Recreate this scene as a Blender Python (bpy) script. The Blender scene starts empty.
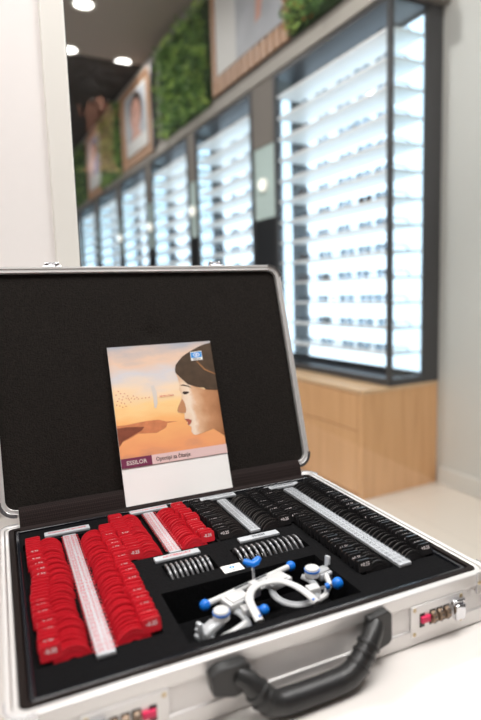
import bpy, bmesh, math, random
import numpy as np
from mathutils import Vector, Matrix
random.seed(7)
sc = bpy.context.scene
COL = sc.collection
PI = math.pi
Z0 = -0.062            # table top; the rim of the lens case is z = 0
FLOOR = -0.81
TH = math.radians(3.6)  # the shop wall runs at this angle to the case

# ------------------------------------------------------------------ materials
def lin(h):
    def f(c):
        c /= 255.0
        return c/12.92 if c <= .04045 else ((c+.055)/1.055)**2.4
    return (f(h[0]), f(h[1]), f(h[2]), 1.0)

def mat(name, rgb, rough=.5, metal=0.0, spec=.5, bump=0.0, bscale=200.0, vary=0.0, vscale=8.0, emit=None, estr=0.0, aniso=None):
    m = bpy.data.materials.new(name); m.use_nodes = True
    nt = m.node_tree; b = nt.nodes['Principled BSDF']
    c = lin(rgb)
    b.inputs['Base Color'].default_value = c
    b.inputs['Roughness'].default_value = rough
    b.inputs['Metallic'].default_value = metal
    b.inputs['Specular IOR Level'].default_value = spec
    tc = nt.nodes.new('ShaderNodeTexCoord')
    if vary:
        n = nt.nodes.new('ShaderNodeTexNoise'); n.inputs['Scale'].default_value = vscale; n.inputs['Detail'].default_value = 6
        r = nt.nodes.new('ShaderNodeMixRGB'); r.blend_type = 'MULTIPLY'; r.inputs['Color1'].default_value = c
        cr = nt.nodes.new('ShaderNodeValToRGB')
        cr.color_ramp.elements[0].position = .3; cr.color_ramp.elements[1].position = .7
        cr.color_ramp.elements[0].color = (1-vary, 1-vary, 1-vary, 1); cr.color_ramp.elements[1].color = (1, 1, 1, 1)
        nt.links.new(tc.outputs['Object'], n.inputs['Vector']); nt.links.new(n.outputs['Fac'], cr.inputs['Fac'])
        r.inputs['Fac'].default_value = 1; nt.links.new(cr.outputs['Color'], r.inputs['Color2'])
        nt.links.new(r.outputs['Color'], b.inputs['Base Color'])
    if bump:
        n = nt.nodes.new('ShaderNodeTexNoise'); n.inputs['Scale'].default_value = bscale; n.inputs['Detail'].default_value = 4
        bp = nt.nodes.new('ShaderNodeBump'); bp.inputs['Strength'].default_value = bump; bp.inputs['Distance'].default_value = .002
        nt.links.new(tc.outputs['Object'], n.inputs['Vector']); nt.links.new(n.outputs['Fac'], bp.inputs['Height'])
        nt.links.new(bp.outputs['Normal'], b.inputs['Normal'])
    if emit:
        b.inputs['Emission Color'].default_value = lin(emit); b.inputs['Emission Strength'].default_value = estr
    return m

def clear_mat(name, rgb, refl, rough=.02):
    m = bpy.data.materials.new(name); m.use_nodes = True
    nt = m.node_tree; nt.nodes.clear()
    o = nt.nodes.new('ShaderNodeOutputMaterial'); mx = nt.nodes.new('ShaderNodeMixShader')
    t = nt.nodes.new('ShaderNodeBsdfTransparent'); g = nt.nodes.new('ShaderNodeBsdfGlossy')
    t.inputs['Color'].default_value = lin(rgb); g.inputs['Roughness'].default_value = rough
    mx.inputs['Fac'].default_value = refl
    nt.links.new(t.outputs[0], mx.inputs[1]); nt.links.new(g.outputs[0], mx.inputs[2]); nt.links.new(mx.outputs[0], o.inputs[0])
    return m

def wood_mat(name, a, b_, scale=1.0, axis='Z'):
    m = mat(name, a, .45)
    nt = m.node_tree; bs = nt.nodes['Principled BSDF']
    tc = nt.nodes.new('ShaderNodeTexCoord'); mp = nt.nodes.new('ShaderNodeMapping')
    mp.inputs['Scale'].default_value = {'Z': (14, 14, .8), 'Y': (14, .8, 14)}[axis]
    n = nt.nodes.new('ShaderNodeTexNoise'); n.inputs['Scale'].default_value = 2.2*scale; n.inputs['Detail'].default_value = 8; n.inputs['Distortion'].default_value = .6
    cr = nt.nodes.new('ShaderNodeValToRGB'); cr.color_ramp.elements[0].color = lin(b_); cr.color_ramp.elements[1].color = lin(a)
    cr.color_ramp.elements[0].position = .35; cr.color_ramp.elements[1].position = .6
    nt.links.new(tc.outputs['Object'], mp.inputs[0]); nt.links.new(mp.outputs[0], n.inputs['Vector'])
    nt.links.new(n.outputs['Fac'], cr.inputs['Fac']); nt.links.new(cr.outputs['Color'], bs.inputs['Base Color'])
    return m

def emit_mat(name, rgb, s):
    m = bpy.data.materials.new(name); m.use_nodes = True
    nt = m.node_tree; nt.nodes.clear()
    o = nt.nodes.new('ShaderNodeOutputMaterial'); e = nt.nodes.new('ShaderNodeEmission')
    e.inputs['Color'].default_value = lin(rgb); e.inputs['Strength'].default_value = s
    nt.links.new(e.outputs[0], o.inputs[0]); return m

def leaf_mat():
    m = mat('leaf_green', (90, 140, 50), .6)
    nt = m.node_tree; bs = nt.nodes['Principled BSDF']
    tc = nt.nodes.new('ShaderNodeTexCoord')
    n = nt.nodes.new('ShaderNodeTexNoise'); n.inputs['Scale'].default_value = 9; n.inputs['Detail'].default_value = 5
    cr = nt.nodes.new('ShaderNodeValToRGB')
    cr.color_ramp.elements[0].position = .32; cr.color_ramp.elements[0].color = lin((52, 84, 44))
    cr.color_ramp.elements[1].position = .72; cr.color_ramp.elements[1].color = lin((196, 222, 112))
    e = cr.color_ramp.elements.new(.5); e.color = lin((106, 146, 76))
    nt.links.new(tc.outputs['Object'], n.inputs['Vector']); nt.links.new(n.outputs['Fac'], cr.inputs['Fac']); nt.links.new(cr.outputs['Color'], bs.inputs['Base Color'])
    return m

def sky_print_mat():
    # the printed sunset picture: colours run up the page (object z is measured along the page), with soft cloud streaks
    m = mat('printed_sunset', (250, 200, 140), .35)
    nt = m.node_tree; bs = nt.nodes['Principled BSDF']
    tc = nt.nodes.new('ShaderNodeTexCoord'); sp = nt.nodes.new('ShaderNodeSeparateXYZ')
    mp = nt.nodes.new('ShaderNodeMapping'); mp.inputs['Scale'].default_value = (14, 30, 40); mp.inputs['Rotation'].default_value = (0, .35, 0)
    n = nt.nodes.new('ShaderNodeTexNoise'); n.inputs['Scale'].default_value = 1.0; n.inputs['Detail'].default_value = 5
    mr = nt.nodes.new('ShaderNodeMapRange'); mr.inputs['From Min'].default_value = .07; mr.inputs['From Max'].default_value = .262
    ad = nt.nodes.new('ShaderNodeMath'); ad.operation = 'MULTIPLY_ADD'; ad.inputs[1].default_value = .34; 
    sb = nt.nodes.new('ShaderNodeMath'); sb.operation = 'SUBTRACT'; sb.inputs[1].default_value = .17
    cr = nt.nodes.new('ShaderNodeValToRGB')
    el = cr.color_ramp.elements
    el[0].position = 0; el[0].color = lin((214, 150, 118)); el[1].position = 1; el[1].color = lin((176, 178, 186))
    for pos, c in ((.08, (244, 166, 114)), (.3, (254, 190, 122)), (.45, (255, 216, 152)), (.58, (248, 222, 192)), (.72, (218, 214, 216)), (.84, (234, 202, 178))):
        e = el.new(pos); e.color = lin(c)
    nt.links.new(tc.outputs['Object'], sp.inputs[0]); nt.links.new(tc.outputs['Object'], mp.inputs[0]); nt.links.new(mp.outputs[0], n.inputs['Vector'])
    nt.links.new(sp.outputs['Z'], mr.inputs['Value']); nt.links.new(n.outputs['Fac'], ad.inputs[0]); nt.links.new(mr.outputs[0], ad.inputs[2])
    nt.links.new(ad.outputs[0], sb.inputs[0]); nt.links.new(sb.outputs[0], cr.inputs['Fac']); nt.links.new(cr.outputs['Color'], bs.inputs['Base Color'])
    return m

def face_mat():
    # printed picture of a face: pale along the profile, tan towards the page edge
    m = mat('printed_skin', (206, 150, 112), .4); nt = m.node_tree; bs = nt.nodes['Principled BSDF']
    tc = nt.nodes.new('ShaderNodeTexCoord'); sp = nt.nodes.new('ShaderNodeSeparateXYZ')
    n = nt.nodes.new('ShaderNodeTexNoise'); n.inputs['Scale'].default_value = 38; n.inputs['Detail'].default_value = 3
    mr = nt.nodes.new('ShaderNodeMapRange'); mr.inputs['From Min'].default_value = .024; mr.inputs['From Max'].default_value = .104
    ad = nt.nodes.new('ShaderNodeMath'); ad.operation = 'MULTIPLY_ADD'; ad.inputs[1].default_value = .5
    sb = nt.nodes.new('ShaderNodeMath'); sb.operation = 'SUBTRACT'; sb.inputs[1].default_value = .25
    cr = nt.nodes.new('ShaderNodeValToRGB'); el = cr.color_ramp.elements
    el[0].position = 0; el[0].color = lin((214, 168, 132)); el[1].position = 1; el[1].color = lin((150, 98, 62))
    for p, c in ((.12, (236, 206, 176)), (.30, (246, 226, 204)), (.42, (228, 186, 150)), (.65, (198, 144, 104))):
        e = el.new(p); e.color = lin(c)
    nt.links.new(tc.outputs['Object'], sp.inputs[0]); nt.links.new(tc.outputs['Object'], n.inputs['Vector']); nt.links.new(sp.outputs['X'], mr.inputs['Value'])
    nt.links.new(n.outputs['Fac'], ad.inputs[0]); nt.links.new(mr.outputs[0], ad.inputs[2]); nt.links.new(ad.outputs[0], sb.inputs[0]); nt.links.new(sb.outputs[0], cr.inputs['Fac'])
    nt.links.new(cr.outputs['Color'], bs.inputs['Base Color']); return m

def fabric_mat(name, rgb, scale, strength):
    m = mat(name, rgb, .95, spec=.15, bump=strength, bscale=scale, vary=.5, vscale=scale*.6)
    return m

def weave_mat(name, rgb):
    m = mat(name, rgb, .8, spec=.1)
    nt = m.node_tree; bs = nt.nodes['Principled BSDF']
    tc = nt.nodes.new('ShaderNodeTexCoord'); mp = nt.nodes.new('ShaderNodeMapping'); mp.inputs['Rotation'].default_value = (0, .785, 0)
    ck = nt.nodes.new('ShaderNodeTexChecker'); ck.inputs['Scale'].default_value = 420
    ck.inputs['Color1'].default_value = lin(rgb); ck.inputs['Color2'].default_value = lin([min(255, c*1.45) for c in rgb])
    nt.links.new(tc.outputs['Object'], mp.inputs[0]); nt.links.new(mp.outputs[0], ck.inputs['Vector']); nt.links.new(ck.outputs['Color'], bs.inputs['Base Color'])
    return m

def dotted_mat(name, rgb):
    m = mat(name, rgb, .42, .2)
    nt = m.node_tree; bs = nt.nodes['Principled BSDF']
    tc = nt.nodes.new('ShaderNodeTexCoord'); v = nt.nodes.new('ShaderNodeTexVoronoi'); v.inputs['Scale'].default_value = 330; v.inputs['Randomness'].default_value = 0
    bp = nt.nodes.new('ShaderNodeBump'); bp.inputs['Strength'].default_value = .5; bp.inputs['Distance'].default_value = .0012
    nt.links.new(tc.outputs['Object'], v.inputs['Vector']); nt.links.new(v.outputs['Distance'], bp.inputs['Height']); nt.links.new(bp.outputs['Normal'], bs.inputs['Normal'])
    return m

def tile_mat():
    m = mat('floor_tile', (222, 212, 200), .32)
    nt = m.node_tree; bs = nt.nodes['Principled BSDF']
    tc = nt.nodes.new('ShaderNodeTexCoord'); br = nt.nodes.new('ShaderNodeTexBrick')
    br.offset = 0; br.inputs['Scale'].default_value = 1.0; br.inputs['Mortar Size'].default_value = .002
    br.inputs['Brick Width'].default_value = .8; br.inputs['Row Height'].default_value = .8
    br.inputs['Color1'].default_value = lin((222, 212, 200)); br.inputs['Color2'].default_value = lin((218, 208, 196)); br.inputs['Mortar'].default_value = lin((200, 190, 178))
    nt.links.new(tc.outputs['Object'], br.inputs['Vector']); nt.links.new(br.outputs['Color'], bs.inputs['Base Color'])
    return m

M = dict(
    alu=mat('brushed_aluminium', (232, 230, 228), .32, .45),
    chrome=mat('chrome', (225, 226, 230), .14, 1.0),
    alu_lid=mat('lid_aluminium', (226, 224, 222), .28, .5), dial=mat('dial_metal', (150, 128, 108), .3, .6), alu_panel=dotted_mat('dimpled_aluminium', (238, 235, 233)),
    rivet=mat('brass_rivet', (205, 186, 150), .3, .8),
    black_plastic=mat('black_plastic', (30, 30, 31), .42),
    handle=mat('handle_black', (38, 38, 38), .36, bump=.1, bscale=300),
    liner=mat('dark_brown_vinyl', (28, 21, 19), .6, spec=.15, bump=.25, bscale=700),
    liner_gloss=mat('glossy_black_lip', (24, 26, 32), .12, spec=.9),
    board=fabric_mat('black_velvet', (15, 15, 17), 420, .5),
    trench=mat('slot_black', (9, 9, 10), .8),
    lining=fabric_mat('black_foam_lining', (38, 34, 31), 480, 1.0),
    flap=weave_mat('woven_brown_strip', (34, 28, 27)),
    red=mat('red_plastic', (206, 32, 46), .34, vary=.12, vscale=30),
    blackrim=mat('black_rim_plastic', (30, 29, 30), .3),
    edge=mat('worn_rim_metal', (150, 144, 138), .3, .8),
    grey=mat('grey_rim_plastic', (92, 92, 94), .35, .2),
    grey_light=mat('pale_rim_edge', (160, 160, 162), .25, .3),
    lensglass=clear_mat('lens_glass', (235, 240, 240), .12),
    label=mat('label_paper', (190, 194, 198), .5),
    paper=mat('white_paper', (250, 248, 245), .5),
    ink_red=mat('red_ink', (196, 60, 70), .6), ink_dark=mat('dark_ink', (70, 74, 80), .6), ink_white=mat('white_ink', (235, 225, 225), .6),
    pink=mat('pink_slider', (226, 40, 92), .4),
    table=mat('white_laminate', (221, 216, 211), .35),
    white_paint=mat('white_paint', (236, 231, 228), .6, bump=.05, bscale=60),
    frame_paint=mat('frame_paint', (226, 223, 216), .5),
    gasket=mat('black_gasket', (20, 20, 22), .6),
    grey_paint=mat('grey_wall_paint', (213, 213, 208), .7),
    base_paint=mat('grey_baseboard_paint', (220, 218, 212), .5),
    ceiling=mat('taupe_ceiling', (150, 140, 134), .8), ceil_dark=mat('charcoal_ceiling', (52, 47, 46), .8),
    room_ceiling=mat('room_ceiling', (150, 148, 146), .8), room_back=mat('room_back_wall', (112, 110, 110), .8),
    fascia=mat('grey_fascia', (170, 164, 156), .6), bulk=mat('bulkhead_grey', (128, 121, 114), .7), dark=mat('dark_grey_frame', (62, 62, 64), .4),
    shelf=mat('shelf_board', (244, 244, 242), .4), gap_green=mat('mirrored_room_green', (206, 226, 222), .2), gap_black=mat('mirrored_room_black', (16, 18, 22), .3),  # gap_green and gap_black paint the room mirrored in the gap panels
    cab_glass=clear_mat('cabinet_glass', (248, 252, 253), .05),
    pane=clear_mat('window_glass', (248, 250, 250), .13),
    lightpanel=emit_mat('light_panel', (214, 237, 255), 2.6),
    downlight=emit_mat('downlight_glow', (255, 250, 244), 7.0),
    mirrored_lamp=emit_mat('lamp_reflection_glow', (255, 252, 240), 1.6),  # glow standing in for a ceiling light mirrored in the gap panels
    wood=wood_mat('pale_oak', (232, 180, 128), (220, 166, 114)), wood_top=wood_mat('pale_oak_top', (226, 192, 152), (216, 178, 136), axis='Y'),
    slat=wood_mat('oak_slats', (192, 152, 122), (174, 134, 104)), slat_gap=mat('slat_backing', (92, 70, 56), .7),
    leaf=leaf_mat(), moss=mat('moss_backing', (46, 74, 36), .9, vary=.5, vscale=14), terracotta=mat('orange_leaf', (176, 92, 42), .6),
    sunset=sky_print_mat(),
    hair=mat('printed_hair', (88, 70, 54), .4, vary=.4, vscale=60), strand=mat('printed_strand', (160, 112, 72), .4), skin=face_mat(), skin_l=mat('printed_skin_pale', (244, 222, 198), .4),
    skin_d=mat('printed_skin_tan', (196, 140, 100), .4), lips=mat('printed_lips', (176, 96, 78), .4), eye=mat('printed_eye', (62, 48, 42), .4),
    land=mat('printed_cloud', (222, 140, 96), .4, vary=.25, vscale=80), land_d=mat('printed_shore', (150, 84, 62), .4, vary=.35, vscale=80), feather=mat('printed_feather', (222, 212, 204), .4),
    maroon=mat('maroon_band', (120, 52, 82), .4), pinkband=mat('pink_band', (232, 200, 196), .4), logo=mat('logo_blue', (22, 142, 222), .4),
    tf_white=mat('white_frame_plastic', (208, 208, 207), .28), tf_grey=mat('grey_frame_plastic', (176, 178, 180), .25), tf_blue=mat('blue_plastic', (18, 116, 216), .3), tf_steel=mat('steel_rod', (190, 192, 196), .2, .9),
    tf_clear=mat('translucent_plastic', (196, 200, 204), .15, .1),
    spec_black=mat('spectacle_black', (22, 22, 26), .3), spec_blue=mat('spectacle_blue', (44, 66, 96), .3), spec_grey=mat('spectacle_grey', (108, 116, 124), .3), spec_brown=mat('spectacle_brown', (96, 66, 44), .3),
    spec_lens=clear_mat('demo_lens', (214, 222, 228), .05), sun_lens=clear_mat('sun_lens', (52, 50, 50), .06),
    card=mat('pale_card', (222, 216, 208), .5), green_card=mat('green_card', (96, 130, 62), .5),
    p_skin=mat('skin', (222, 160, 134), .5), p_hair=mat('dark_hair', (26, 19, 16), .6), p_shirt=mat('dark_shirt', (40, 42, 48), .8), p_trouser=mat('dark_trousers', (30, 32, 38), .8), p_shoe=mat('black_shoe', (20, 20, 20), .4), p_eye=mat('eye_white', (150, 140, 132), .5),
    poster_white=mat('poster_white', (214, 212, 208), .5), poster_teal=mat('poster_teal', (150, 190, 190), .5), poster_grey=mat('poster_grey', (178, 180, 186), .5, vary=.2, vscale=6), poster_skin=mat('poster_skin', (198, 148, 130), .5), poster_dark=mat('poster_dark', (66, 52, 46), .5), poster_blue=mat('poster_blue', (120, 136, 180), .5), poster_pink=mat('poster_pink', (224, 196, 192), .5),
)

# ------------------------------------------------------------------ mesh helper
class MB:
    def __init__(s): s.v = []; s.f = []; s.m = []
    def add(s, vs, fs, mi=0, T=None):
        o = len(s.v)
        for p in vs:
            p = Vector(p)
            s.v.append(T @ p if T is not None else p)
        for f in fs: s.f.append(tuple(i+o for i in f)); s.m.append(mi)
        return s
    def box(s, a, b, mi=0, T=None):
        x0, y0, z0 = a; x1, y1, z1 = b
        v = [(x0,y0,z0),(x1,y0,z0),(x1,y1,z0),(x0,y1,z0),(x0,y0,z1),(x1,y0,z1),(x1,y1,z1),(x0,y1,z1)]
        return s.add(v, [(0,3,2,1),(4,5,6,7),(0,1,5,4),(1,2,6,5),(2,3,7,6),(3,0,4,7)], mi, T)
    def cham(s, a, b, c, mi=0, T=None):          # box with all edges chamfered by c
        ctr = [(a[i]+b[i])/2 for i in range(3)]; h = [(b[i]-a[i])/2 for i in range(3)]
        bm = bmesh.new(); bmesh.ops.create_cube(bm, size=2)
        for v in bm.verts: v.co = Vector([v.co[i]*h[i] for i in range(3)])
        bmesh.ops.bevel(bm, geom=list(bm.edges), offset=c, segments=2, affect='EDGES', profile=.5)
        bm.verts.index_update()
        vs = [v.co + Vector(ctr) for v in bm.verts]; fs = [[v.index for v in f.verts] for f in bm.faces]
        bm.free(); return s.add(vs, fs, mi, T)
    def prism(s, pts, z0, z1, mi=0, T=None):      # outline in xy, extruded along z
        n = len(pts)
        v = [(x,y,z0) for x,y in pts]+[(x,y,z1) for x,y in pts]
        f = [tuple(range(n-1,-1,-1)), tuple(range(n,2*n))]+[(i,(i+1)%n,n+(i+1)%n,n+i) for i in range(n)]
        return s.add(v, f, mi, T)
    def ring(s, out, inn, z0, z1, mi=0, T=None):   # two outlines of equal count
        n = len(out)
        v = [(x,y,z0) for x,y in out]+[(x,y,z0) for x,y in inn]+[(x,y,z1) for x,y in out]+[(x,y,z1) for x,y in inn]
        f = []
        for i in range(n):
            j = (i+1)%n
            f += [(i,j,2*n+j,2*n+i),(n+j,n+i,3*n+i,3*n+j),(2*n+i,2*n+j,3*n+j,3*n+i),(j,i,n+i,n+j)]
        return s.add(v, f, mi, T)
    def tube(s, pts, r, n=8, mi=0, T=None, closed=False, sx=1.0, up=None):
        pts = [Vector(p) for p in pts]; k = len(pts)
        rs = r if isinstance(r, (list, tuple)) else [r]*k
        vs = []; fs = []
        prev = None
        for i, p in enumerate(pts):
            if closed: d = pts[(i+1)%k]-pts[i-1]
            else: d = pts[min(i+1,k-1)]-pts[max(i-1,0)]
            d.normalize()
            u = Vector(up) if up else (prev if prev is not None else (Vector((0,0,1)) if abs(d.z) < .9 else Vector((1,0,0))))
            a = d.cross(u).normalized(); b = a.cross(d).normalized(); prev = b
            for j in range(n):
                t = 2*PI*j/n
                vs.append(p + a*(math.cos(t)*rs[i]*sx) + b*(math.sin(t)*rs[i]))
        kk = k if closed else k-1
        for i in range(kk):
            for j in range(n):
                fs.append((i*n+j, i*n+(j+1)%n, ((i+1)%k)*n+(j+1)%n, ((i+1)%k)*n+j))
        if not closed: fs += [tuple(range(n-1,-1,-1)), tuple((k-1)*n+j for j in range(n))]
        return s.add(vs, fs, mi, T)
    def lathe(s, prof, n=24, mi=0, T=None):        # profile (r, z) about z
        k = len(prof); vs = []
        for r, z in prof:
            for j in range(n): vs.append((r*math.cos(2*PI*j/n), r*math.sin(2*PI*j/n), z))
        fs = [(i*n+j, i*n+(j+1)%n, (i+1)*n+(j+1)%n, (i+1)*n+j) for i in range(k-1) for j in range(n)]
        fs += [tuple(range(n-1,-1,-1)), tuple((k-1)*n+j for j in range(n))]
        return s.add(vs, fs, mi, T)
    def sphere(s, c, r, n=14, mi=0, T=None, sc=(1,1,1)):
        prof = []
        vs = []; m = n//2
        for i in range(1, m):
            a = PI*i/m
            for j in range(n): vs.append((c[0]+r*sc[0]*math.sin(a)*math.cos(2*PI*j/n), c[1]+r*sc[1]*math.sin(a)*math.sin(2*PI*j/n), c[2]+r*sc[2]*math.cos(a)))
        t = len(vs); vs += [(c[0],c[1],c[2]+r*sc[2]),(c[0],c[1],c[2]-r*sc[2])]
        fs = [(i*n+j, (i+1)*n+j, (i+1)*n+(j+1)%n, i*n+(j+1)%n) for i in range(m-2) for j in range(n)]
        fs += [(t, j, (j+1)%n) for j in range(n)]+[(t+1, (m-2)*n+(j+1)%n, (m-2)*n+j) for j in range(n)]
        return s.add(vs, fs, mi, T)
    def poly(s, pts, mi=0, T=None): return s.add(pts, [tuple(range(len(pts)))], mi, T)
    def text(s, body, size, mi, T, align='CENTER'):
        k = (body, align)
        if k not in TEXTS:
            cu = bpy.data.curves.new('t', 'FONT'); cu.body = body; cu.size = 1; cu.align_x = align; cu.align_y = 'CENTER'; cu.resolution_u = 2; cu.offset = .016
            ob = bpy.data.objects.new('t', cu); COL.objects.link(ob)
            me = ob.to_mesh()
            TEXTS[k] = ([tuple(v.co) for v in me.vertices], [tuple(p.vertices) for p in me.polygons])
            ob.to_mesh_clear(); bpy.data.objects.remove(ob); bpy.data.curves.remove(cu)
        vs, fs = TEXTS[k]
        return s.add([(x*size, y*size, z) for x, y, z in vs], fs, mi, T)
    def build(s, name, mats, parent=None, sharp=35, bevel=0):
        me = bpy.data.meshes.new(name)
        me.from_pydata([tuple(v) for v in s.v], [], s.f)
        mats = mats if isinstance(mats, (list, tuple)) else [mats]
        for m in mats: me.materials.append(m)
        me.polygons.foreach_set('material_index', s.m)
        me.polygons.foreach_set('use_smooth', [True]*len(s.f))
        me.update(); me.validate()
        me.set_sharp_from_angle(angle=math.radians(sharp))
        o = bpy.data.objects.new(name, me); COL.objects.link(o)
        if parent is not None: o.parent = parent
        if bevel:
            b = o.modifiers.new('bevel', 'BEVEL'); b.width = bevel; b.segments = 2; b.limit_method = 'ANGLE'; b.angle_limit = math.radians(40)
        return o
TEXTS = {}

def tag(o, label=None, cat=None, group=None, kind=None):
    if label: o['label'] = label
    if cat: o['category'] = cat
    if group: o['group'] = group
    if kind: o['kind'] = kind
    return o
def thing(name, label, cat, loc=(0,0,0), rz=0.0, group=None):
    o = bpy.data.objects.new(name, None); COL.objects.link(o); o.empty_display_size = .05
    o.location = loc; o.rotation_euler = (0, 0, rz)
    return tag(o, label, cat, group)
def copy_tree(o, parent=None):
    c = o.copy(); COL.objects.link(c)
    if parent is not None: c.parent = parent
    for ch in o.children: copy_tree(ch, c)
    return c
def rrect(hx, hy, r, seg=5, cx=0, cy=0):
    pts = []
    for sx, sy, a0 in ((1,1,0),(-1,1,90),(-1,-1,180),(1,-1,270)):
        for k in range(seg+1):
            a = math.radians(a0+90*k/seg)
            pts.append((cx+sx*(hx-r)+r*math.cos(a), cy+sy*(hy-r)+r*math.sin(a)))
    return pts
def ell(cx, cy, rx, ry, n=20): return [(cx+rx*math.cos(2*PI*i/n), cy+ry*math.sin(2*PI*i/n)) for i in range(n)]
def arcs(r, n): return [(r*math.cos(2*PI*i/n), r*math.sin(2*PI*i/n)) for i in range(n)]
def basis(o, x, y):                                  # matrix with given x and y axes
    x = Vector(x).normalized(); y = Vector(y).normalized(); z = x.cross(y)
    m = Matrix((x, y, z)).transposed().to_4x4(); m.translation = Vector(o); return m
ORD = ['first','second','third','fourth','fifth','sixth','seventh','eighth','ninth','tenth','eleventh','twelfth','thirteenth','fourteenth','fifteenth','sixteenth','seventeenth','eighteenth','nineteenth','twentieth']
def ordinal(i):
    if i < 20: return ORD[i]
    if i+1 == 30: return 'thirtieth'
    t = 'twenty' if i < 29 else 'thirty'
    return t+'-'+ORD[(i+1) % 10-1] if (i+1) % 10 else 'fortieth'

# ------------------------------------------------------------------ camera
cam = bpy.data.cameras.new('camera'); co = bpy.data.objects.new('camera', cam); COL.objects.link(co)
cam.sensor_fit = 'VERTICAL'; cam.sensor_height = 36; cam.sensor_width = 24.05; cam.lens = 545.228/720*36
cam.clip_start = .01
Rm = Matrix.Rotation(-.41750, 4, 'Z') @ Matrix.Rotation(-.12296, 4, 'X') @ Matrix.Rotation(.03006, 4, 'Y')
CAM = Vector((-.2432, -.6355, .3287))
co.matrix_world = Matrix.Translation(CAM) @ Rm @ Matrix.Rotation(PI/2, 4, 'X')
cam.dof.use_dof = True; cam.dof.focus_distance = .78; cam.dof.aperture_fstop = 2.6
sc.camera = co

# ------------------------------------------------------------------ setting: shop beyond the glass, in a frame turned by TH
SHOP = Matrix.Translation((1.49, 1.70, 0)) @ Matrix.Rotation(TH, 4, 'Z')   # local x: into the wall, y: along the wall, z: up
def structure(name, mb, mats, label, T=None, **k):
    o = mb.build(name, mats, **k); o.matrix_world = T or Matrix.Identity(4)
    return tag(o, label, kind='structure')
GY = .43               # plane of the glass partition
CEIL = 2.85; RCEIL = 1.95; UEND = 10.3
structure('floor', MB().box((-4, -3.2, FLOOR-.05), (4.2, 13, FLOOR)), tile_mat(), 'pale beige tiled floor')
structure('wall_right', MB().box((.56, -5.2, FLOOR), (.66, UEND+.1, CEIL)), M['grey_paint'], 'plain light grey wall right of the cabinets', SHOP)
structure('baseboard_right', MB().box((.540, -4.6, FLOOR), (.56, -.02, FLOOR+.10)), M['base_paint'], 'light grey baseboard along the grey wall', SHOP, bevel=.003)
structure('wall_end', MB().box((-5, UEND, FLOOR), (.56, UEND+.1, CEIL)), M['ceil_dark'], 'dark end wall of the shop', SHOP)
structure('ceiling', MB().box((-5, -1.0, CEIL), (.66, 3.9, CEIL+.05)), M['ceiling'], 'taupe shop ceiling with downlights', SHOP)
structure('ceiling_far', MB().box((-5, 3.9, CEIL-.02), (.66, UEND+.1, CEIL+.05)), M['ceil_dark'], 'darker far part of the ceiling', SHOP)
structure('wall_bulkhead', MB().box((.22, -.05, 1.80), (.56, UEND, CEIL)), M['bulk'], 'grey bulkhead above the lit cabinets', SHOP)
structure('trim_1', MB().box((.195, -.06, 1.815), (.222, UEND, 1.90)).box((.205, -.06, 1.90), (.222, UEND, 1.93), 1), [M['fascia'], M['bulk']], 'light grey fascia strip over the cabinets', SHOP, bevel=.003)
structure('trim_2', MB().box((.19, -.05, 2.76), (.222, UEND, CEIL)), M['fascia'], 'pale cornice under the ceiling', SHOP)
# examination room around the table
structure('wall_left', MB().box((-3.0, GY-.004, FLOOR), (-.136, GY+.10, RCEIL)), M['white_paint'], 'plain white wall left of the window frame')
structure('ceiling_room', MB().box((-3.0, -3.0, RCEIL), (2.6, GY+.10, RCEIL+.06)), M['room_ceiling'], 'ceiling of the examination room')
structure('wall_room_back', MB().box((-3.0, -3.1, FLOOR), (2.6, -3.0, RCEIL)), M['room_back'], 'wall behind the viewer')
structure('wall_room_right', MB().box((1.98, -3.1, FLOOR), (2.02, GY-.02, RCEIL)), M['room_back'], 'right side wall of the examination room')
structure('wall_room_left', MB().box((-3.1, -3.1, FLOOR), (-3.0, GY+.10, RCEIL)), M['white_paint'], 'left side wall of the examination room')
structure('wall_over_window', MB().box((-.136, GY, 1.30), (2.22, GY+.10, RCEIL)).box((-3.0, GY, RCEIL), (2.22, GY+.10, CEIL)), M['white_paint'], 'wall above the glass')
w = structure('window_1', MB().box((-.136, GY-.012, FLOOR), (-.0935, GY+.024, 1.30)).box((-.0935, GY-.012, 1.25), (2.10, GY+.024, 1.30)).box((-.0935, GY-.012, FLOOR), (2.10, GY+.024, FLOOR+.04)),
              M['frame_paint'], 'white framed window partition of clear glass', bevel=.004)
MB().box((-.0935, GY-.002, FLOOR+.04), (-.0915, GY+.024, 1.25)).build('gasket', M['gasket'], w)
pn = MB().add([(-.0920, GY+.023, FLOOR+.04), (2.10, GY+.023, FLOOR+.04), (2.10, GY-.011, 1.25), (-.0920, GY-.011, 1.25)], [(0,1,2,3)]).build('pane', M['pane'], w)

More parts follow.
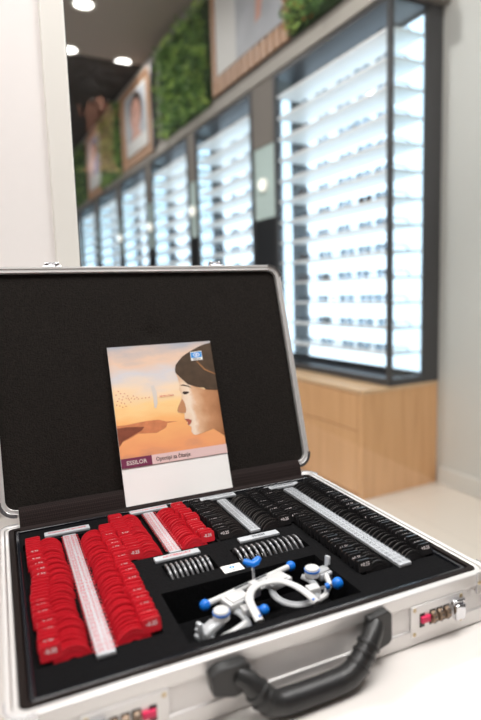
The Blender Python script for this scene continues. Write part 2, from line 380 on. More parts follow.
# downlights in the shop ceiling
def area(name, loc, power, size, rgb=(1,1,1), parent=None, shape='DISK', rot=(0,0,0)):
    l = bpy.data.lights.new(name, 'AREA'); l.energy = power; l.shape = shape; l.size = size; l.color = rgb
    o = bpy.data.objects.new(name, l); COL.objects.link(o)
    if parent: o.parent = parent
    o.location = loc; o.rotation_euler = rot
    return o
DL = [(-.66, 2.85, 'downlight nearest the top edge of the glass'), (-.61, 3.80, 'downlight beside the white window frame'), (-.03, 3.86, 'downlight beside the cornice'),
      (-1.35, .2, 'unseen downlight added above the nearest cabinet'), (-.62, 5.9, 'downlight in the dark far ceiling'), (-.62, 8.2, 'last downlight before the dark end wall'), (-1.0, -1.0, 'unseen downlight added just beyond the glass at the right'), (-2.6, 3.4, 'unseen downlight added over the middle of the aisle')]  # nearest-cabinet, right-hand and aisle ones are unseen, added to light floor and wall
for v, u, lb in DL:
    zc = CEIL-.02 if u > 3.9 else CEIL
    p = SHOP @ Vector((v, u, zc))
    t = thing('downlight', 'round white '+lb, 'ceiling light', p, 0, 'downlights in the shop ceiling')
    MB().ring(arcs(.105, 28), arcs(.082, 28), -.012, -.0005).build('trim_ring', M['frame_paint'], t)
    MB().lathe([(.080, -.006), (.080, -.001)], 28).build('diffuser', M['downlight'], t)
    if u < 9: area('light', (0, 0, -.02), 3 if v > -.1 else 9 if v > -1 and u > 2 else 26 if u < 0 else 46, .15, (1, .985, .965), t)

# ------------------------------------------------------------------ lit display cabinets in a row
SHELFZ = [1.651-.14*i for i in range(13)]
CABU = [.02, 1.48, 2.73, 3.98, 5.23, 6.48, 7.73, 8.98]
CABN = ['nearest', 'second nearest', 'third nearest', 'fourth nearest', 'fifth nearest', 'sixth nearest', 'seventh nearest', 'farthest']
def make_cabinet(L, label):
    r = thing('display_cabinet', label, 'display cabinet', (0,0,0), TH, 'lit cabinets along the wall')
    MB().box((.462, -.02, -.205), (.56, L+.02, 1.80)).box((.44, -.02, -.205), (.462, .0, 1.80)).build('back_box', M['dark'], r)
    MB().box((.452, .004, -.15), (.461, L-.004, 1.755)).build('light_panel', M['lightpanel'], r)
    MB().box((.195, -.02, 1.775), (.46, L+.02, 1.80)).build('top_panel', M['dark'], r)
    for y in (-.02, L-.012): MB().box((.192, y, -.205), (.215, y+.032, 1.775)).build('post', M['dark'], r, bevel=.002)
    m = MB().box((.19, -.02, -.205), (.222, L+.02, -.165)).box((.222, -.02, -.205), (.46, .004, -.165)).box((.222, L-.004, -.205), (.46, L+.02, -.165)).box((.222, .004, -.205), (.46, L-.004, -.195))
    m.build('bottom_rail', M['dark'], r)
    for z in SHELFZ: MB().box((.205, -.004, z-.010), (.45, L+.004, z)).build('shelf', M['shelf'], r)
    for y in (-.012, L+.008): MB().box((.216, y, -.16), (.45, y+.004, 1.775)).build('side_glass', M['cab_glass'], r)
    return r
def make_base(L, label):
    r = thing('drawer_unit', label, 'drawer unit', (0,0,0), TH, 'oak drawer units under the cabinets')
    zt = -.206
    MB().box((.012, .0, FLOOR), (.555, L, zt-.022)).build('body', M['wood'], r)
    MB().box((.0, -.003, zt-.021), (.556, L, zt)).build('top', M['wood_top'], r, bevel=.002)
    MB().box((-.004, -.003, FLOOR), (.012, .022, zt-.0215)).build('end_strip', M['wood'], r)
    for z0, z1 in ((zt-.222, zt-.026), (FLOOR+.03, zt-.227)):
        MB().box((-.004, .026, z0), (.0115, L-.004, z1)).build('drawer', M['wood'], r, bevel=.0015)
    return r
cab0 = make_cabinet(1.11, 'nearest lit display cabinet, dark framed, standing on the pale oak drawers')
cabB = make_cabinet(1.04, 'second nearest lit display cabinet, just left of the first mirrored gap')
bas0 = make_base(1.455, 'pale oak drawer unit under the nearest lit cabinet, plain end towards the floor')
basB = make_base(1.245, 'pale oak drawer unit under the second nearest lit cabinet, behind the case lid')
def at_shop(o, u): o.location = SHOP @ Vector((0, u, 0)); return o
at_shop(cab0, .02); at_shop(bas0, 0)
cabs = [cab0]
for i in range(1, 8):
    c = cabB if i == 1 else copy_tree(cabB)
    b = basB if i == 1 else copy_tree(basB)
    at_shop(c, CABU[i]); at_shop(b, CABU[i]-.02)
    if i > 1:
        c['label'] = CABN[i]+' lit display cabinet of the row, seen small through the glass'
        b['label'] = 'oak drawer unit under the '+CABN[i]+' lit cabinet, behind the case lid'
    cabs.append(c)
# panels closing the gaps between the cabinets, room reflection put into green and black, reflected light modelled as a glow
GAPS = [(1.165, 1.455)]+[(CABU[i]+1.066, CABU[i+1]-.025) for i in range(1, 7)]
for i, (a, b) in enumerate(GAPS):
    t = thing('gap_panel', 'mirror panel, reflection painted green and black, between the %s lit cabinet and the next' % CABN[i], 'wall panel', (0,0,0), TH, 'panels between cabinets')
    at_shop(t, 0)
    MB().box((.205, a, .86), (.213, b, 1.37)).build('green_reflection', M['gap_green'], t)
    MB().box((.205, a, -.20), (.213, b, .86)).build('black_reflection', M['gap_black'], t)
    MB().box((.198, a, 1.37), (.225, b, 1.80)).build('header', M['bulk'], t)
    if i == 0: MB().box((.452, b-.125, -.15), (.461, b, 1.755)).build('back_light', M['lightpanel'], t)
    MB().box((.450, a, -.20), (.461, b-.127 if i == 0 else b, 1.78)).build('dark_back', M['dark'], t)
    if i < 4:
        l = thing('lamp_reflection', 'round mirror reflection of a ceiling light, modelled as a glow, beyond the %s cabinet' % CABN[i], 'mirrored_lamp', SHOP @ Vector((.204, (a+b)/2, 1.10)), TH, 'modelled light reflections between cabinets')
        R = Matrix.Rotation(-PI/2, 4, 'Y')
        MB().lathe([(.05, 0), (.052, .008), (.045, .012)], 20, T=R).build('lamp_reflection_base', M['frame_paint'], l)
        MB().lathe([(.045, .0125), (.044, .026), (.032, .038), (.012, .043)], 20, T=R).build('lamp_reflection_globe', M['mirrored_lamp'], l)

# spectacles on the shelves
def make_specs(fr, lens):
    r = thing('eyeglasses', 'x', 'eyeglasses')
    m = MB()
    R = Matrix(((0,0,1,0),(1,0,0,0),(0,1,0,0),(0,0,0,1)))   # outline x -> along the shelf (y), outline y -> z
    for s in (-1, 1):
        o = rrect(.027, .0215, .014, 4, s*.034, .025); i = rrect(.0225, .0170, .011, 4, s*.034, .025)
        m.ring(o, i, -.0015, .0018, 0, R)
    m.tube([(0, -.009, .030), (-.002, 0, .033), (0, .009, .030)], .002, 6)
    m.build('rim', M[fr], r)
    l = MB()
    for s in (-1, 1): l.prism(rrect(.0236, .0181, .012, 4, s*.034, .024), -.0005, .0003, 0, R)
    l.build('lens', M[lens], r)
    for s in (-1, 1):
        MB().tube([(0, s*.060, .032), (.012, s*.066, .032), (.09, s*.066, .031), (.115, s*.065, .022), (.130, s*.064, .0035)], [.0034, .0030, .0030, .0032, .0036], 6).build('temple', M[fr], r)
    return r
KINDS = [('spec_black', 'spec_lens', 'black'), ('spec_blue', 'spec_lens', 'dark blue'), ('spec_grey', 'spec_lens', 'grey'), ('spec_brown', 'spec_lens', 'brown'), ('spec_black', 'sun_lens', 'black tinted')]
protos = [make_specs(a, b) for a, b, c in KINDS]; pused = [False]*5
def put_specs(k, ci, v, u, z, label, rz=0):
    o = protos[k] if not pused[k] else copy_tree(protos[k]); pused[k] = True
    o.location = SHOP @ Vector((v, CABU[ci]+u, z)); o.rotation_euler = (0, 0, TH+rz)
    o['label'] = label; o['group'] = 'spectacles on the lit shelves'
rnd = random.Random(3)
for ci, (us, rows) in enumerate([((.10, .27, .44, .66, .88), range(13)), ((.16, .42, .70), range(0, 12)), ((.2, .55), range(0, 11)), ((.3, .7), range(0, 10))]):
    for si in rows:
        for gi, u in enumerate(us):
            k = rnd.choice([0, 0, 1, 2, 2, 3])
            if ci == 0 and gi >= 3: k = rnd.choice([2, 2, 3])
            if ci == 0 and si == 6 and gi == 1: k = 4
            sh = {0: 'top shelf', 12: 'bottom shelf'}.get(si, ordinal(si)+' shelf down')
            put_specs(k, ci, .262+rnd.uniform(-.012, .012), u+rnd.uniform(-.012, .012), SHELFZ[si]+.0005, '%s spectacles, %s from the right on the %s, %s cabinet' % (KINDS[k][2], ordinal(gi), sh, CABN[ci]), rnd.uniform(-.12, .12))
# small display blocks between the spectacles
for si, u, kk, mt, lb in ((0, .77, .07, 'card', 'small white block on the top shelf of the nearest cabinet'), (6, .77, .06, 'card', 'pale block beside the tinted spectacles in the nearest cabinet'), (6, 1.0, .05, 'green_card', 'small green box at the left end of a nearest cabinet shelf'), (11, .77, .055, 'card', 'pale block on the second lowest shelf of the nearest cabinet'), (9, .77, .055, 'card', 'pale block low in the nearest cabinet, four shelves above the bottom')):
    o = MB().cham((-.02, -kk/2, 0), (.02, kk/2, .042 if mt == 'card' else .025), .003).build('display_block', M[mt])
    o.location = SHOP @ Vector((.36, CABU[0]+u, SHELFZ[si]+.0005)); o.rotation_euler = (0, 0, TH)
    tag(o, lb, 'display block', 'display blocks on the shelves')

# ------------------------------------------------------------------ plants and pictures on the bulkhead
def living_wall(u0, u1, z0, z1, n, label, seed, orange=0.0):
    r = thing('living_wall', label, 'plant wall', (0,0,0), TH, 'plant panels above the cabinets'); at_shop(r, 0)
    MB().box((.195, u0, z0), (.219, u1, z1)).build('backing', M['moss'], r)
    g = random.Random(seed); m = MB()
    for k in range(n):
        u = g.uniform(u0, u1); z = g.uniform(z0, z1); d = g.betavariate(1.6, 2.2)*.13
        c = Vector((.200-d, u, z)); L = g.uniform(.035, .085); w = L*g.uniform(.25, .42)
        ax = Vector((g.uniform(-1, -.1), g.uniform(-1, 1), g.uniform(-1.2, .5))).normalized()
        sd = ax.cross(Vector((g.uniform(-1, 1), g.uniform(-1, 1), g.uniform(-1, 1)))).normalized(); nn = ax.cross(sd)
        b = c-ax*L*.5; mi = 1 if g.random() < orange else 0
        m.add([b, b+ax*L*.4+sd*w*.5+nn*L*.06, b+ax*L, b+ax*L*.4-sd*w*.5+nn*L*.06], [(0, 1, 2), (0, 2, 3)], mi)
    o = m.build('leaves', [M['leaf'], M['terracotta']], r); return r
living_wall(2.17, 3.30, 1.90, 2.76, 2600, 'lush green plant wall between the large poster and the framed portrait', 1)
living_wall(.10, .91, 1.95, 2.76, 1500, 'green plant wall with orange leaves above the nearest cabinet', 2, .06)
living_wall(4.80, 5.78, 1.86, 2.76, 1600, 'dark green plant wall between the two smaller framed portraits', 3)
living_wall(6.80, 9.6, 1.86, 2.76, 2400, 'farthest green plant wall beside the white window frame', 4)
PX = Matrix(((0,0,-1,0),(-1,0,0,0),(0,1,0,0),(0,0,0,1)))   # picture plane: x to the right in view (-u), y up, z out of the wall
def picture(label, u0, u1, z0, z1, paint, slats, inset):
    r = thing('framed_picture', label, 'picture', SHOP @ Vector((.219, (u0+u1)/2, (z0+z1)/2)), TH, 'framed pictures above the cabinets')
    w, h = (u1-u0)/2, (z1-z0)/2
    MB().box((-w, -h, 0), (w, h, .018), 0, PX).build('backing', M['slat_gap'], r)
    m = MB(); n = max(6, int(w*2/.088))
    for k in range(n):
        x = -w+(k+.5)*2*w/n; m.box((x-w/n*.76, -h, .018), (x+w/n*.76, h, .032), 0, PX)
    m.build('slat_panel', M['slat'], r)
    if slats == 'framed': 
        MB().ring([(-w,-h),(w,-h),(w,h),(-w,h)], [(-w+.03,-h+.03),(w-.03,-h+.03),(w-.03,h-.03),(-w+.03,h-.03)], .032, .05, 0, PX).box((w, -h-.02, 0), (w+.05, h+.0, .05), 1, PX).build('frame', [M['slat'], M['dark']], r)
    pw, ph, cx, cy = inset
    p = MB().box((cx-pw, cy-ph, .032), (cx+pw, cy+ph, .040), 0, PX)
    p.build('print', M['poster_white'], r)
    q = MB(); mats = []
    for i, (c, pts) in enumerate(paint):
        mats.append(M[c]); q.poly([(cx+x*pw, cy+y*ph, .0405+.0004*i) for x, y in pts], i, PX)
    q.build('printed_figure', mats, r)
    return r
# large poster: white margin at left, a grey shirt and an arm on a pale ground
picture('large poster on vertical oak slats, grey shirt and arm on white, above the second cabinet', .94, 2.11, 1.95, 2.76,
        [('poster_teal', [(-.30, .15), (.3, .3), (.3, 1), (-.30, 1)]), ('poster_grey', [(-.30, -1), (1, -1), (1, 1), (.1, 1), (-.1, .55), (-.30, .2)]), ('poster_skin', [(.12, 1), (.48, 1), (.58, .3), (.45, -.55), (.28, -.6), (.36, .25)])], 'plain', (.50, .34, .035, .06))
picture('oak framed portrait of a face, dark right edge, right of the far plants', 3.60, 4.76, 1.88, 2.76,
        [('poster_grey', [(-.9, -.55), (.9, -.55), (.9, .92), (-.9, .92)]), ('poster_dark', ell(.05, .30, .62, .62)), ('poster_skin', ell(.0, .16, .48, .56)), ('poster_skin', [(-.5, -.55), (.5, -.55), (.25, -.2), (-.25, -.2)]),
         ('poster_dark', ell(-.2, .28, .1, .03)), ('poster_dark', ell(.2, .28, .1, .03)), ('lips', ell(0, -.12, .14, .035))], 'framed', (.40, .34, .0, .02))
picture('narrow looking framed portrait farthest along the wall, pale blue and pink', 5.84, 6.74, 1.84, 2.76,
        [('poster_blue', [(-.9, -.5), (.9, -.5), (.9, .92), (-.9, .92)]), ('poster_pink', [(-.9, -.5), (.0, -.5), (.2, .3), (-.3, .92), (-.9, .92)]), ('poster_dark', ell(.2, .45, .4, .35)), ('poster_skin', ell(.15, .35, .3, .35))], 'framed', (.36, .36, .0, .03))

# ------------------------------------------------------------------ table
t = thing('table', 'white laminate table under the open lens case', 'table', (-.55, -.05, FLOOR))
def tb(a, b): return [x-y for x, y in zip(a, (-.55, -.05, FLOOR))], [x-y for x, y in zip(b, (-.55, -.05, FLOOR))]
MB().box(*tb((-1.9, -.44, Z0-.035), (.292, GY-.02, Z0))).build('tabletop', M['table'], t, bevel=.004)
for x in (-1.84, .20):
    for y in (-.40, .33): MB().box(*tb((x, y, FLOOR), (x+.05, y+.05, Z0-.035))).build('leg', M['frame_paint'], t, bevel=.003)

# ------------------------------------------------------------------ the lens case (origin at table level, below the rim centre)
case = thing('lens_case', 'open aluminium trial lens case with black lining on the white table', 'lens case', (0, 0, Z0))
UP = Matrix.Translation((0, 0, -Z0))            # build with z = 0 at the rim
OX, OY = .262, .2025
# shell
m = MB()
m.ring(rrect(OX, OY, .016), rrect(.2565, .1970, .011), -.015, 0, 0, UP)
m.ring(rrect(.2560, .1965, .011), rrect(.2510, .1915, .008), -.015, -.0018, 0, UP)
m.ring(rrect(OX, OY, .016), rrect(.251, .1915, .008), -.0608, -.043, 0, UP)
m.prism(rrect(.2605, .201, .015), -.0606, -.057, 0, UP)
body = m.build('body', M['alu'], case, bevel=.0012)
MB().ring(rrect(.2600, .2003, .014), rrect(.251, .1915, .008), -.0435, -.0148, 0, UP).build('side_panel', M['alu_panel'], case)
for sx in (-1, 1):
    for sy in (-1, 1):
        MB().lathe([(.0075, -.062), (.009, -.0605), (.009, -.0560), (.0065, -.0525)], 18, T=UP @ Matrix.Translation((sx*.2545, sy*.1950, 0))).build('foot', M['black_plastic'], case)
        m = MB(); T = UP @ Matrix.Diagonal((sx, sy, 1, 1))
        o = [(.262-.024, .2025)]+[(.262-.016+.016*math.cos(a), .2025-.016+.016*math.sin(a)) for a in [PI/2-PI/2*k/6 for k in range(7)]]+[(.262, .2025-.024)]
        i2 = [(x*1.0+(.0016 if 0 else 0), y) for x, y in o]
        n = len(o); ctr = Vector((.262-.016, .2025-.016))
        outp = []
        for k, (x, y) in enumerate(o):
            nrm = Vector((0, 1)) if k == 0 else (Vector((1, 0)) if k == n-1 else (Vector((x, y))-ctr).normalized())
            outp.append((x+nrm.x*.0014, y+nrm.y*.0014))
        m.prism(outp+[(x-.0005, y-.0005) for x, y in reversed(o)], -.024, .0008, 0, T)
        m.build('corner_bracket', M['chrome'], case)
        MB().sphere((.262-.021, .2025+.0014, -.011), .0026, 10, 0, T, (1, .5, 1)).sphere((.262+.0014, .2025-.021, -.011), .0026, 10, 0, T, (.5, 1, 1)).build('rivet', M['rivet'], case)
# dark lining of the rim
MB().ring(rrect(.2508, .1913, .007), rrect(.2440, .1850, .005), -.030, -.0012, 0, UP).ring(rrect(.2440, .1850, .005), rrect(.2425, .1835, .004), -.03, -.0045, 0, UP).build('rim_lining', M['liner'], case, bevel=.0008)
MB().ring(rrect(.2424, .1834, .004), rrect(.2375, .1790, .003), -.030, -.0028, 0, UP).build('inner_lip', M['liner_gloss'], case, bevel=.0012)
# tray board with wells: (x0, x1, y0, y1, depth)
BZ = -.006
WELLS = [(-.2345, -.1832, -.1372, .139, .032), (-.1640, -.1150, -.1372, .139, .032), (-.113, -.064, .0236, .163, .032), (-.0445, .0080, .0236, .163, .032),
         (.0115, .055, .0236, .163, .032), (.0765, .1235, .0236, .163, .032), (.1270, .1735, -.1368, .157, .032), (.1960, .2365, -.1368, .157, .032),
         (-.0800, -.0165, -.0435, -.0055, .030), (.0120, .1120, -.0435, -.0055, .030), (-.098, .104, -.166, -.067, .042)]
xs = sorted({-.2375, .2375, *[w_[0] for w_ in WELLS], *[w_[1] for w_ in WELLS]}); ys = sorted({-.179, .179, *[w_[2] for w_ in WELLS], *[w_[3] for w_ in WELLS]})
m = MB()
for i in range(len(xs)-1):
    for j in range(len(ys)-1):
        cx, cy = (xs[i]+xs[i+1])/2, (ys[j]+ys[j+1])/2
        if not any(a < cx < b and c < cy < d for a, b, c, d, e in WELLS):
            m.add([(xs[i],ys[j],BZ),(xs[i+1],ys[j],BZ),(xs[i+1],ys[j+1],BZ),(xs[i],ys[j+1],BZ)], [(0,1,2,3)], 0, UP)
m.build('tray_board', M['board'], case)
m = MB()
for a, b, c, d, e in WELLS:
    z = BZ-e
    m.add([(a,c,BZ),(b,c,BZ),(b,d,BZ),(a,d,BZ),(a,c,z),(b,c,z),(b,d,z),(a,d,z)], [(4,5,6,7),(0,1,5,4),(1,2,6,5),(2,3,7,6),(3,0,4,7)], 0, UP)
m.build('tray_well', M['board'], case)
# strips with printed figures
def strip(cx, y0, y1, w_, ink, rows, step):
    m = MB().cham((cx-w_/2, y0, BZ+.0003), (cx+w_/2, y1, BZ+.0045), .0006, 0, UP)
    dy = (y1-y0-.006)/rows
    for k in range(rows):
        y = y0+.003+dy*(k+.5); s_ = '%.2f' % (step*(k+1))
        T = UP @ Matrix.Translation((cx, y, BZ+.0047))
        m.text(s_+' '+s_, min(.0062, dy*.88), 1, T)
        m.box((cx-w_*.44, y-dy*.5-.0001, BZ+.0045), (cx+w_*.44, y-dy*.5+.0001, BZ+.00462), 1, UP)
    m.build('label_strip', [M['label'], M[ink]], case)
def plate(x0, x1, cy, h, ink, txt):
    m = MB().cham((x0, cy-h/2, BZ+.0003), (x1, cy+h/2, BZ+.0040), .0005, 0, UP)
    m.text(txt, h*.50 if len(txt) > 10 else h*.6, 1, UP @ Matrix.Translation(((x0+x1)/2, cy, BZ+.0042)))
    m.build('label_plate', [M['label'], M[ink]], case)
strip(-.1735, -.150, .134, .0175, 'ink_red', 36, .25)
strip(-.0545, .0155, .158, .0150, 'ink_red', 19, .25)
strip(.0655, .0255, .154, .0150, 'ink_dark', 19, .25)
strip(.1850, -.144, .147, .0180, 'ink_dark', 36, .25)
plate(-.205, -.143, .1520, .0125, 'ink_red', 'CONCAVE SPHERE')
plate(-.079, -.020, .1715, .0115, 'ink_red', 'CONCAVE CYLINDER')
plate(.035, .096, .1700, .0115, 'ink_dark', 'CONVEX CYLINDER')
plate(.150, .214, .1645, .0115, 'ink_dark', 'CONVEX SPHERE')
plate(-.0850, -.0255, .0075, .0115, 'ink_red', 'ACCESSORY')
plate(.0320, .0910, .0085, .0120, 'ink_dark', 'PRISM')
m = MB().cham((-.0165, -.0600, BZ+.0002), (.0095, -.0435, BZ+.0012), .0003, 0, UP)
m.prism(ell(-.0035, -.0505, .0036, .0030), BZ+.0012, BZ+.0014, 1, UP)
m.prism(ell(-.0035, -.0505, .0014, .0010), BZ+.0014, BZ+.0015, 0, UP).box((-.011, -.0572, BZ+.0012), (.004, -.0564, BZ+.0014), 2, UP)
m.build('emblem_card', [M['paper'], M['logo'], M['ink_dark']], case)

# lid: local frame x along the hinge, t up the lid, n towards the viewer
LA = .2914; LH = Vector((0, .1985, .0127)); LD = Vector((0, math.sin(LA), math.cos(LA))); LN = Vector((0, -math.cos(LA), math.sin(LA)))
LT = UP @ basis(LH, (1, 0, 0), LD)              # x, t -> y, n -> z  (x cross LD = towards viewer)
assert (Vector((1,0,0)).cross(LD)-LN).length < 1e-5
lh = .383
m = MB()
o1 = rrect(.262, lh/2, .024, 8, 0, lh/2); o2 = rrect(.2585, lh/2-.0035, .0215, 8, 0, lh/2); o3 = rrect(.2535, lh/2-.0085, .017, 8, 0, lh/2)
m.ring(o1, o2, -.036, 0, 0, LT).ring(o2, o3, -.034, -.0016, 0, LT).ring(o3, rrect(.2525, lh/2-.0095, .016, 8, 0, lh/2), -.034, -.0006, 0, LT)
m.prism(rrect(.2615, lh/2-.0005, .0235, 8, 0, lh/2), -.0362, -.034, 0, LT)
lid = m.build('lid', M['alu_lid'], case, bevel=.0008)
m = MB()
nx, nt_ = 64, 48
g = random.Random(5); dents = [(-.178, .325, .010, .5), (-.165, .308, .009, .5), (-.160, .290, .007, .5), (-.004, .262, .016, 1.2), (.128, .335, .012, .5), (.133, .318, .01, .6), (.190, .335, .010, .5), (.192, .300, .010, .5), (-.126, .205, .012, .6), (-.12, .17, .008, .5), (-.165, .245, .008, .4)]
vs = []
for j in range(nt_+1):
    for i in range(nx+1):
        x = -.2525+.505*i/nx; t_ = .0095+(lh-.019)*j/nt_; z = -.008
        for dx, dt, rr, am in dents: z -= .0035*am*math.exp(-((x-dx)**2+(t_-dt)**2)/(rr*.8)**2)
        vs.append((x, t_, z))
fs = [(j*(nx+1)+i, j*(nx+1)+i+1, (j+1)*(nx+1)+i+1, (j+1)*(nx+1)+i) for j in range(nt_) for i in range(nx)]
m.add(vs, fs, 0, LT)
m.build('lid_lining', M['lining'], lid)
for sx in (-1, 1):
    for ct in (0, 1):
        m = MB()
        ax = sx*(.262-.024); at_ = .024 if ct == 0 else lh-.024
        a0 = {(1,0): -90, (1,1): 0, (-1,1): 90, (-1,0): 180}[(sx, ct)]
        arc = [math.radians(a0+90*k/8) for k in range(9)]
        o = [(ax+.0256*math.cos(a), at_+.0256*math.sin(a)) for a in arc]; i_ = [(ax+.0205*math.cos(a), at_+.0205*math.sin(a)) for a in arc]
        m.prism(o+i_[::-1], -.012, .0012, 0, LT)
        m.build('lid_corner', M['chrome'], lid)
for x in (-.154, .133):
    m = MB().cham((x-.014, lh, -.016), (x+.014, lh+.0025, -.002), .0008, 0, LT)
    m.cham((x-.011, lh+.002, -.012), (x-.005, lh+.009, -.004), .0008, 0, LT).cham((x+.005, lh+.002, -.012), (x+.011, lh+.009, -.004), .0008, 0, LT)
    m.tube([LT @ Vector((x-.011, lh+.0075, -.006)), LT @ Vector((x+.011, lh+.0075, -.006))], .0022, 8)
    m.build('lid_latch', M['chrome'], lid)
# woven flap over the hinge
prof = [LH+LD*.012+LN*(-.0078), LH+LD*.0125+LN*(.001), LH+LD*.009+LN*(.0028), LH+LD*.002+LN*.0045, Vector((0, .1915, .006)), Vector((0, .1895, -.0005)), Vector((0, .1835, -.0020)), Vector((0, .1815, -.0058))]
vs = []; k = len(prof)
for x in (-.2355, .2360):
    for p in prof: vs.append((x, p.y, p.z))
for x in (-.2355, .2360):
    for i, p in enumerate(prof):
        q = prof[min(i+1, k-1)]-prof[max(i-1, 0)]; nrm = Vector((0, -q.z, q.y)).normalized()*.0009
        vs.append((x, p.y-nrm.y, p.z-nrm.z))
fs = [(i, i+1, k+i+1, k+i) for i in range(k-1)]+[(2*k+i, 3*k+i, 3*k+i+1, 2*k+i+1) for i in range(k-1)]
MB().add(vs, fs, 0, UP).build('hinge_flap', M['flap'], case, sharp=60)
# handle on the front face
FY = -.2005
for sx in (-1, 1):
    if sx < 0: pts = [(-.0945, -.0100), (-.0860, -.0050), (-.0620, -.0050), (-.0560, -.0090), (-.0545, -.0220), (-.0580, -.0330), (-.0720, -.0360), (-.0925, -.0290)]
    else: pts = [(.0800, -.0060), (.1040, -.0030), (.1090, -.0080), (.1095, -.0370), (.1060, -.0405), (.0830, -.0470), (.0790, -.0420)]
    T = UP @ Matrix.Translation((0, FY-.0020, 0)) @ Matrix.Rotation(PI/2, 4, 'X')
    MB().prism(pts[::-1], 0, .013 if sx < 0 else .009, 0, T).build('handle_mount', M['handle'], case, bevel=.0013)
pathp = [(-.068, -.211, -.0170), (-.060, -.216, -.0215), (-.0535, -.220, -.0300), (-.0475, -.223, -.0395), (-.0400, -.2245, -.0460), (-.030, -.2250, -.0485), (-.012, -.2255, -.0490), (.014, -.2255, -.0490), (.034, -.2255, -.0487), (.0450, -.2250, -.0470), (.0550, -.2240, -.0420), (.0650, -.2215, -.0340), (.0750, -.2180, -.0255), (.0840, -.2135, -.0180), (.0900, -.2090, -.0140)]
handle = MB().tube(pathp, [.0085, .0098, .0108, .0115, .0118, .0118, .0112, .0112, .0118, .0118, .0116, .0110, .0104, .0096, .0085], 16, 0, UP, sx=1.0).build('handle', M['handle'], case, sharp=50)
MB().tube(pathp[5:9], .01185, 16, 0, UP).build('grip', M['black_plastic'], handle, sharp=50)
for a, b, s_ in ((2, 3, .2), (2, 3, .9), (3, 4, .6), (10, 11, .2), (11, 12, .1), (11, 12, .8)):
    p = Vector(pathp[a]).lerp(Vector(pathp[b]), s_); d = (Vector(pathp[b])-Vector(pathp[a])).normalized()
    MB().tube([p-d*.0020, p-d*.0014, p+d*.0014, p+d*.0020], [.0112, .0124, .0124, .0112], 16, 0, UP).build('grip_rib', M['handle'], handle)
# combination locks on the front face
def lock(sx, cx):
    T = UP @ Matrix.Translation((cx, FY, -.0325)) @ Matrix.Diagonal((sx, 1, 1, 1))
    k = MB().cham((-.0380, -.0030, -.0190), (.0380, .0, .0175), .0012, 0, T).build('lock', M['alu'], case)
    MB().cham((-.0265, -.0036, -.0085), (-.0195, -.0029, .0075), .0003, 0, T).build('slot', M['black_plastic'], k)
    MB().cham((-.0255, -.0065, -.0030), (-.0130, -.0030, .0045), .001, 0, T).build('slider', M['pink'], k)
    for i in range(3):
        x = -.0085+i*.0098
        R = T @ Matrix.Translation((x, -.0030, 0)) @ Matrix.Rotation(PI/2, 4, 'Y')
        m = MB().lathe([(.0062, -.0030), (.0070, -.0022), (.0070, .0022), (.0062, .0030)], 20, 0, R)
        for q in range(10):
            a = 2*PI*q/10; m.box((.0069*math.cos(a)-.0006, .0069*math.sin(a)-.0006, -.0012), (.0069*math.cos(a)+.0006, .0069*math.sin(a)+.0006, .0012), 1, R)
        m.build('dial', [M['dial'], M['ink_dark']], k)
        MB().box((x-.0041, -.0033, -.0085), (x+.0041, -.0029, .0085), 0, T).build('dial_window', M['black_plastic'], k)
    m = MB().cham((.0190, -.0115, -.0100), (.0335, -.003, .0085), .0025, 0, T).cham((.0170, -.0090, .0080), (.0350, -.0005, .0130), .002, 0, T)
    m.build('latch', M['chrome'], k)
    m = MB()
    for x in (-.0335, .0335):
        for z in (-.0148, .0133): m.sphere((x, -.0032, z), .0024, 10, 0, T, (1, .5, 1))
    m.build('rivet', M['rivet'], k)
lock(1, .1795); lock(-1, -.1680)

# ------------------------------------------------------------------ trial lenses
LEAN = math.radians(17)
LR, LIN = .0188, .0072
def arcpts(r, n=28): return [(r*math.cos(2*PI*i/n), r*math.sin(2*PI*i/n)) for i in range(n)]
LX = Matrix.Rotation(PI/2, 4, 'X')      # disc outline x, z ; thickness along -y..
def rim_mesh(mat_list, wear, lin_=LIN):
    b = MB().ring(arcpts(LR), arcpts(lin_), -.0009, .0009, 0, LX)
    b.ring(arcpts(LR-.0007), arcpts(LR-.0026), -.0015, .0015, 0, LX)
    b.ring(arcpts(LR-.0046), arcpts(LR-.0058 if lin_ < .012 else lin_+.0002), -.0014, .0014, 0, LX)
    if wear: b.ring(arcpts(LR+.00015), arcpts(LR-.0005), -.0004, .0004, 1, LX)
    o = b.build('rim', mat_list); me = o.data; bpy.data.objects.remove(o); return me
RIM = {'red': rim_mesh([M['red']], False), 'black': rim_mesh([M['blackrim'], M['edge']], True), 'grey': rim_mesh([M['grey'], M['grey_light']], True, .0158)}
gl = MB().prism(arcpts(LIN+.0003), -.0006, .0006, 0, LX).build('lens', M['lensglass']); GLASS = gl.data; bpy.data.objects.remove(gl)
def tab_mesh(color, side, txt):
    b = MB()
    x0, x1 = (.0095, .0285) if side > 0 else (-.0285, -.0095)
    P = [(x0, .0095), (x0, .0222), (x0+.0014, .0234), (x1-.0016, .0234), (x1, .0220), (x1, .0110), (x1-.0016, .0095)]
    b.prism(P, -.0017, .0017, 0, LX)
    b.text(txt, .0056, 1, Matrix.Translation(((x0+x1)/2, -.0019, .0180)) @ LX)
    o = b.build('handle', [M['red'] if color == 'red' else M['blackrim'], M['ink_white']]); me = o.data; bpy.data.objects.remove(o); return me
TAB = {}
def lens(name, color, side, x, y, z, lean, yaw, label, group, txt):
    r = thing(name, label, 'trial lens', (x, y, z), 0, group); r.rotation_euler = (-lean, 0, yaw)
    for nm, me in (('rim', RIM[color]), ('lens', GLASS)):
        o = bpy.data.objects.new(nm, me); COL.objects.link(o); o.parent = r
    if side:
        k = (color, side, txt)
        if k not in TAB: TAB[k] = tab_mesh(color, side, txt)
        o = bpy.data.objects.new('handle', TAB[k]); COL.objects.link(o); o.parent = r
    return r
ZC = -.0155
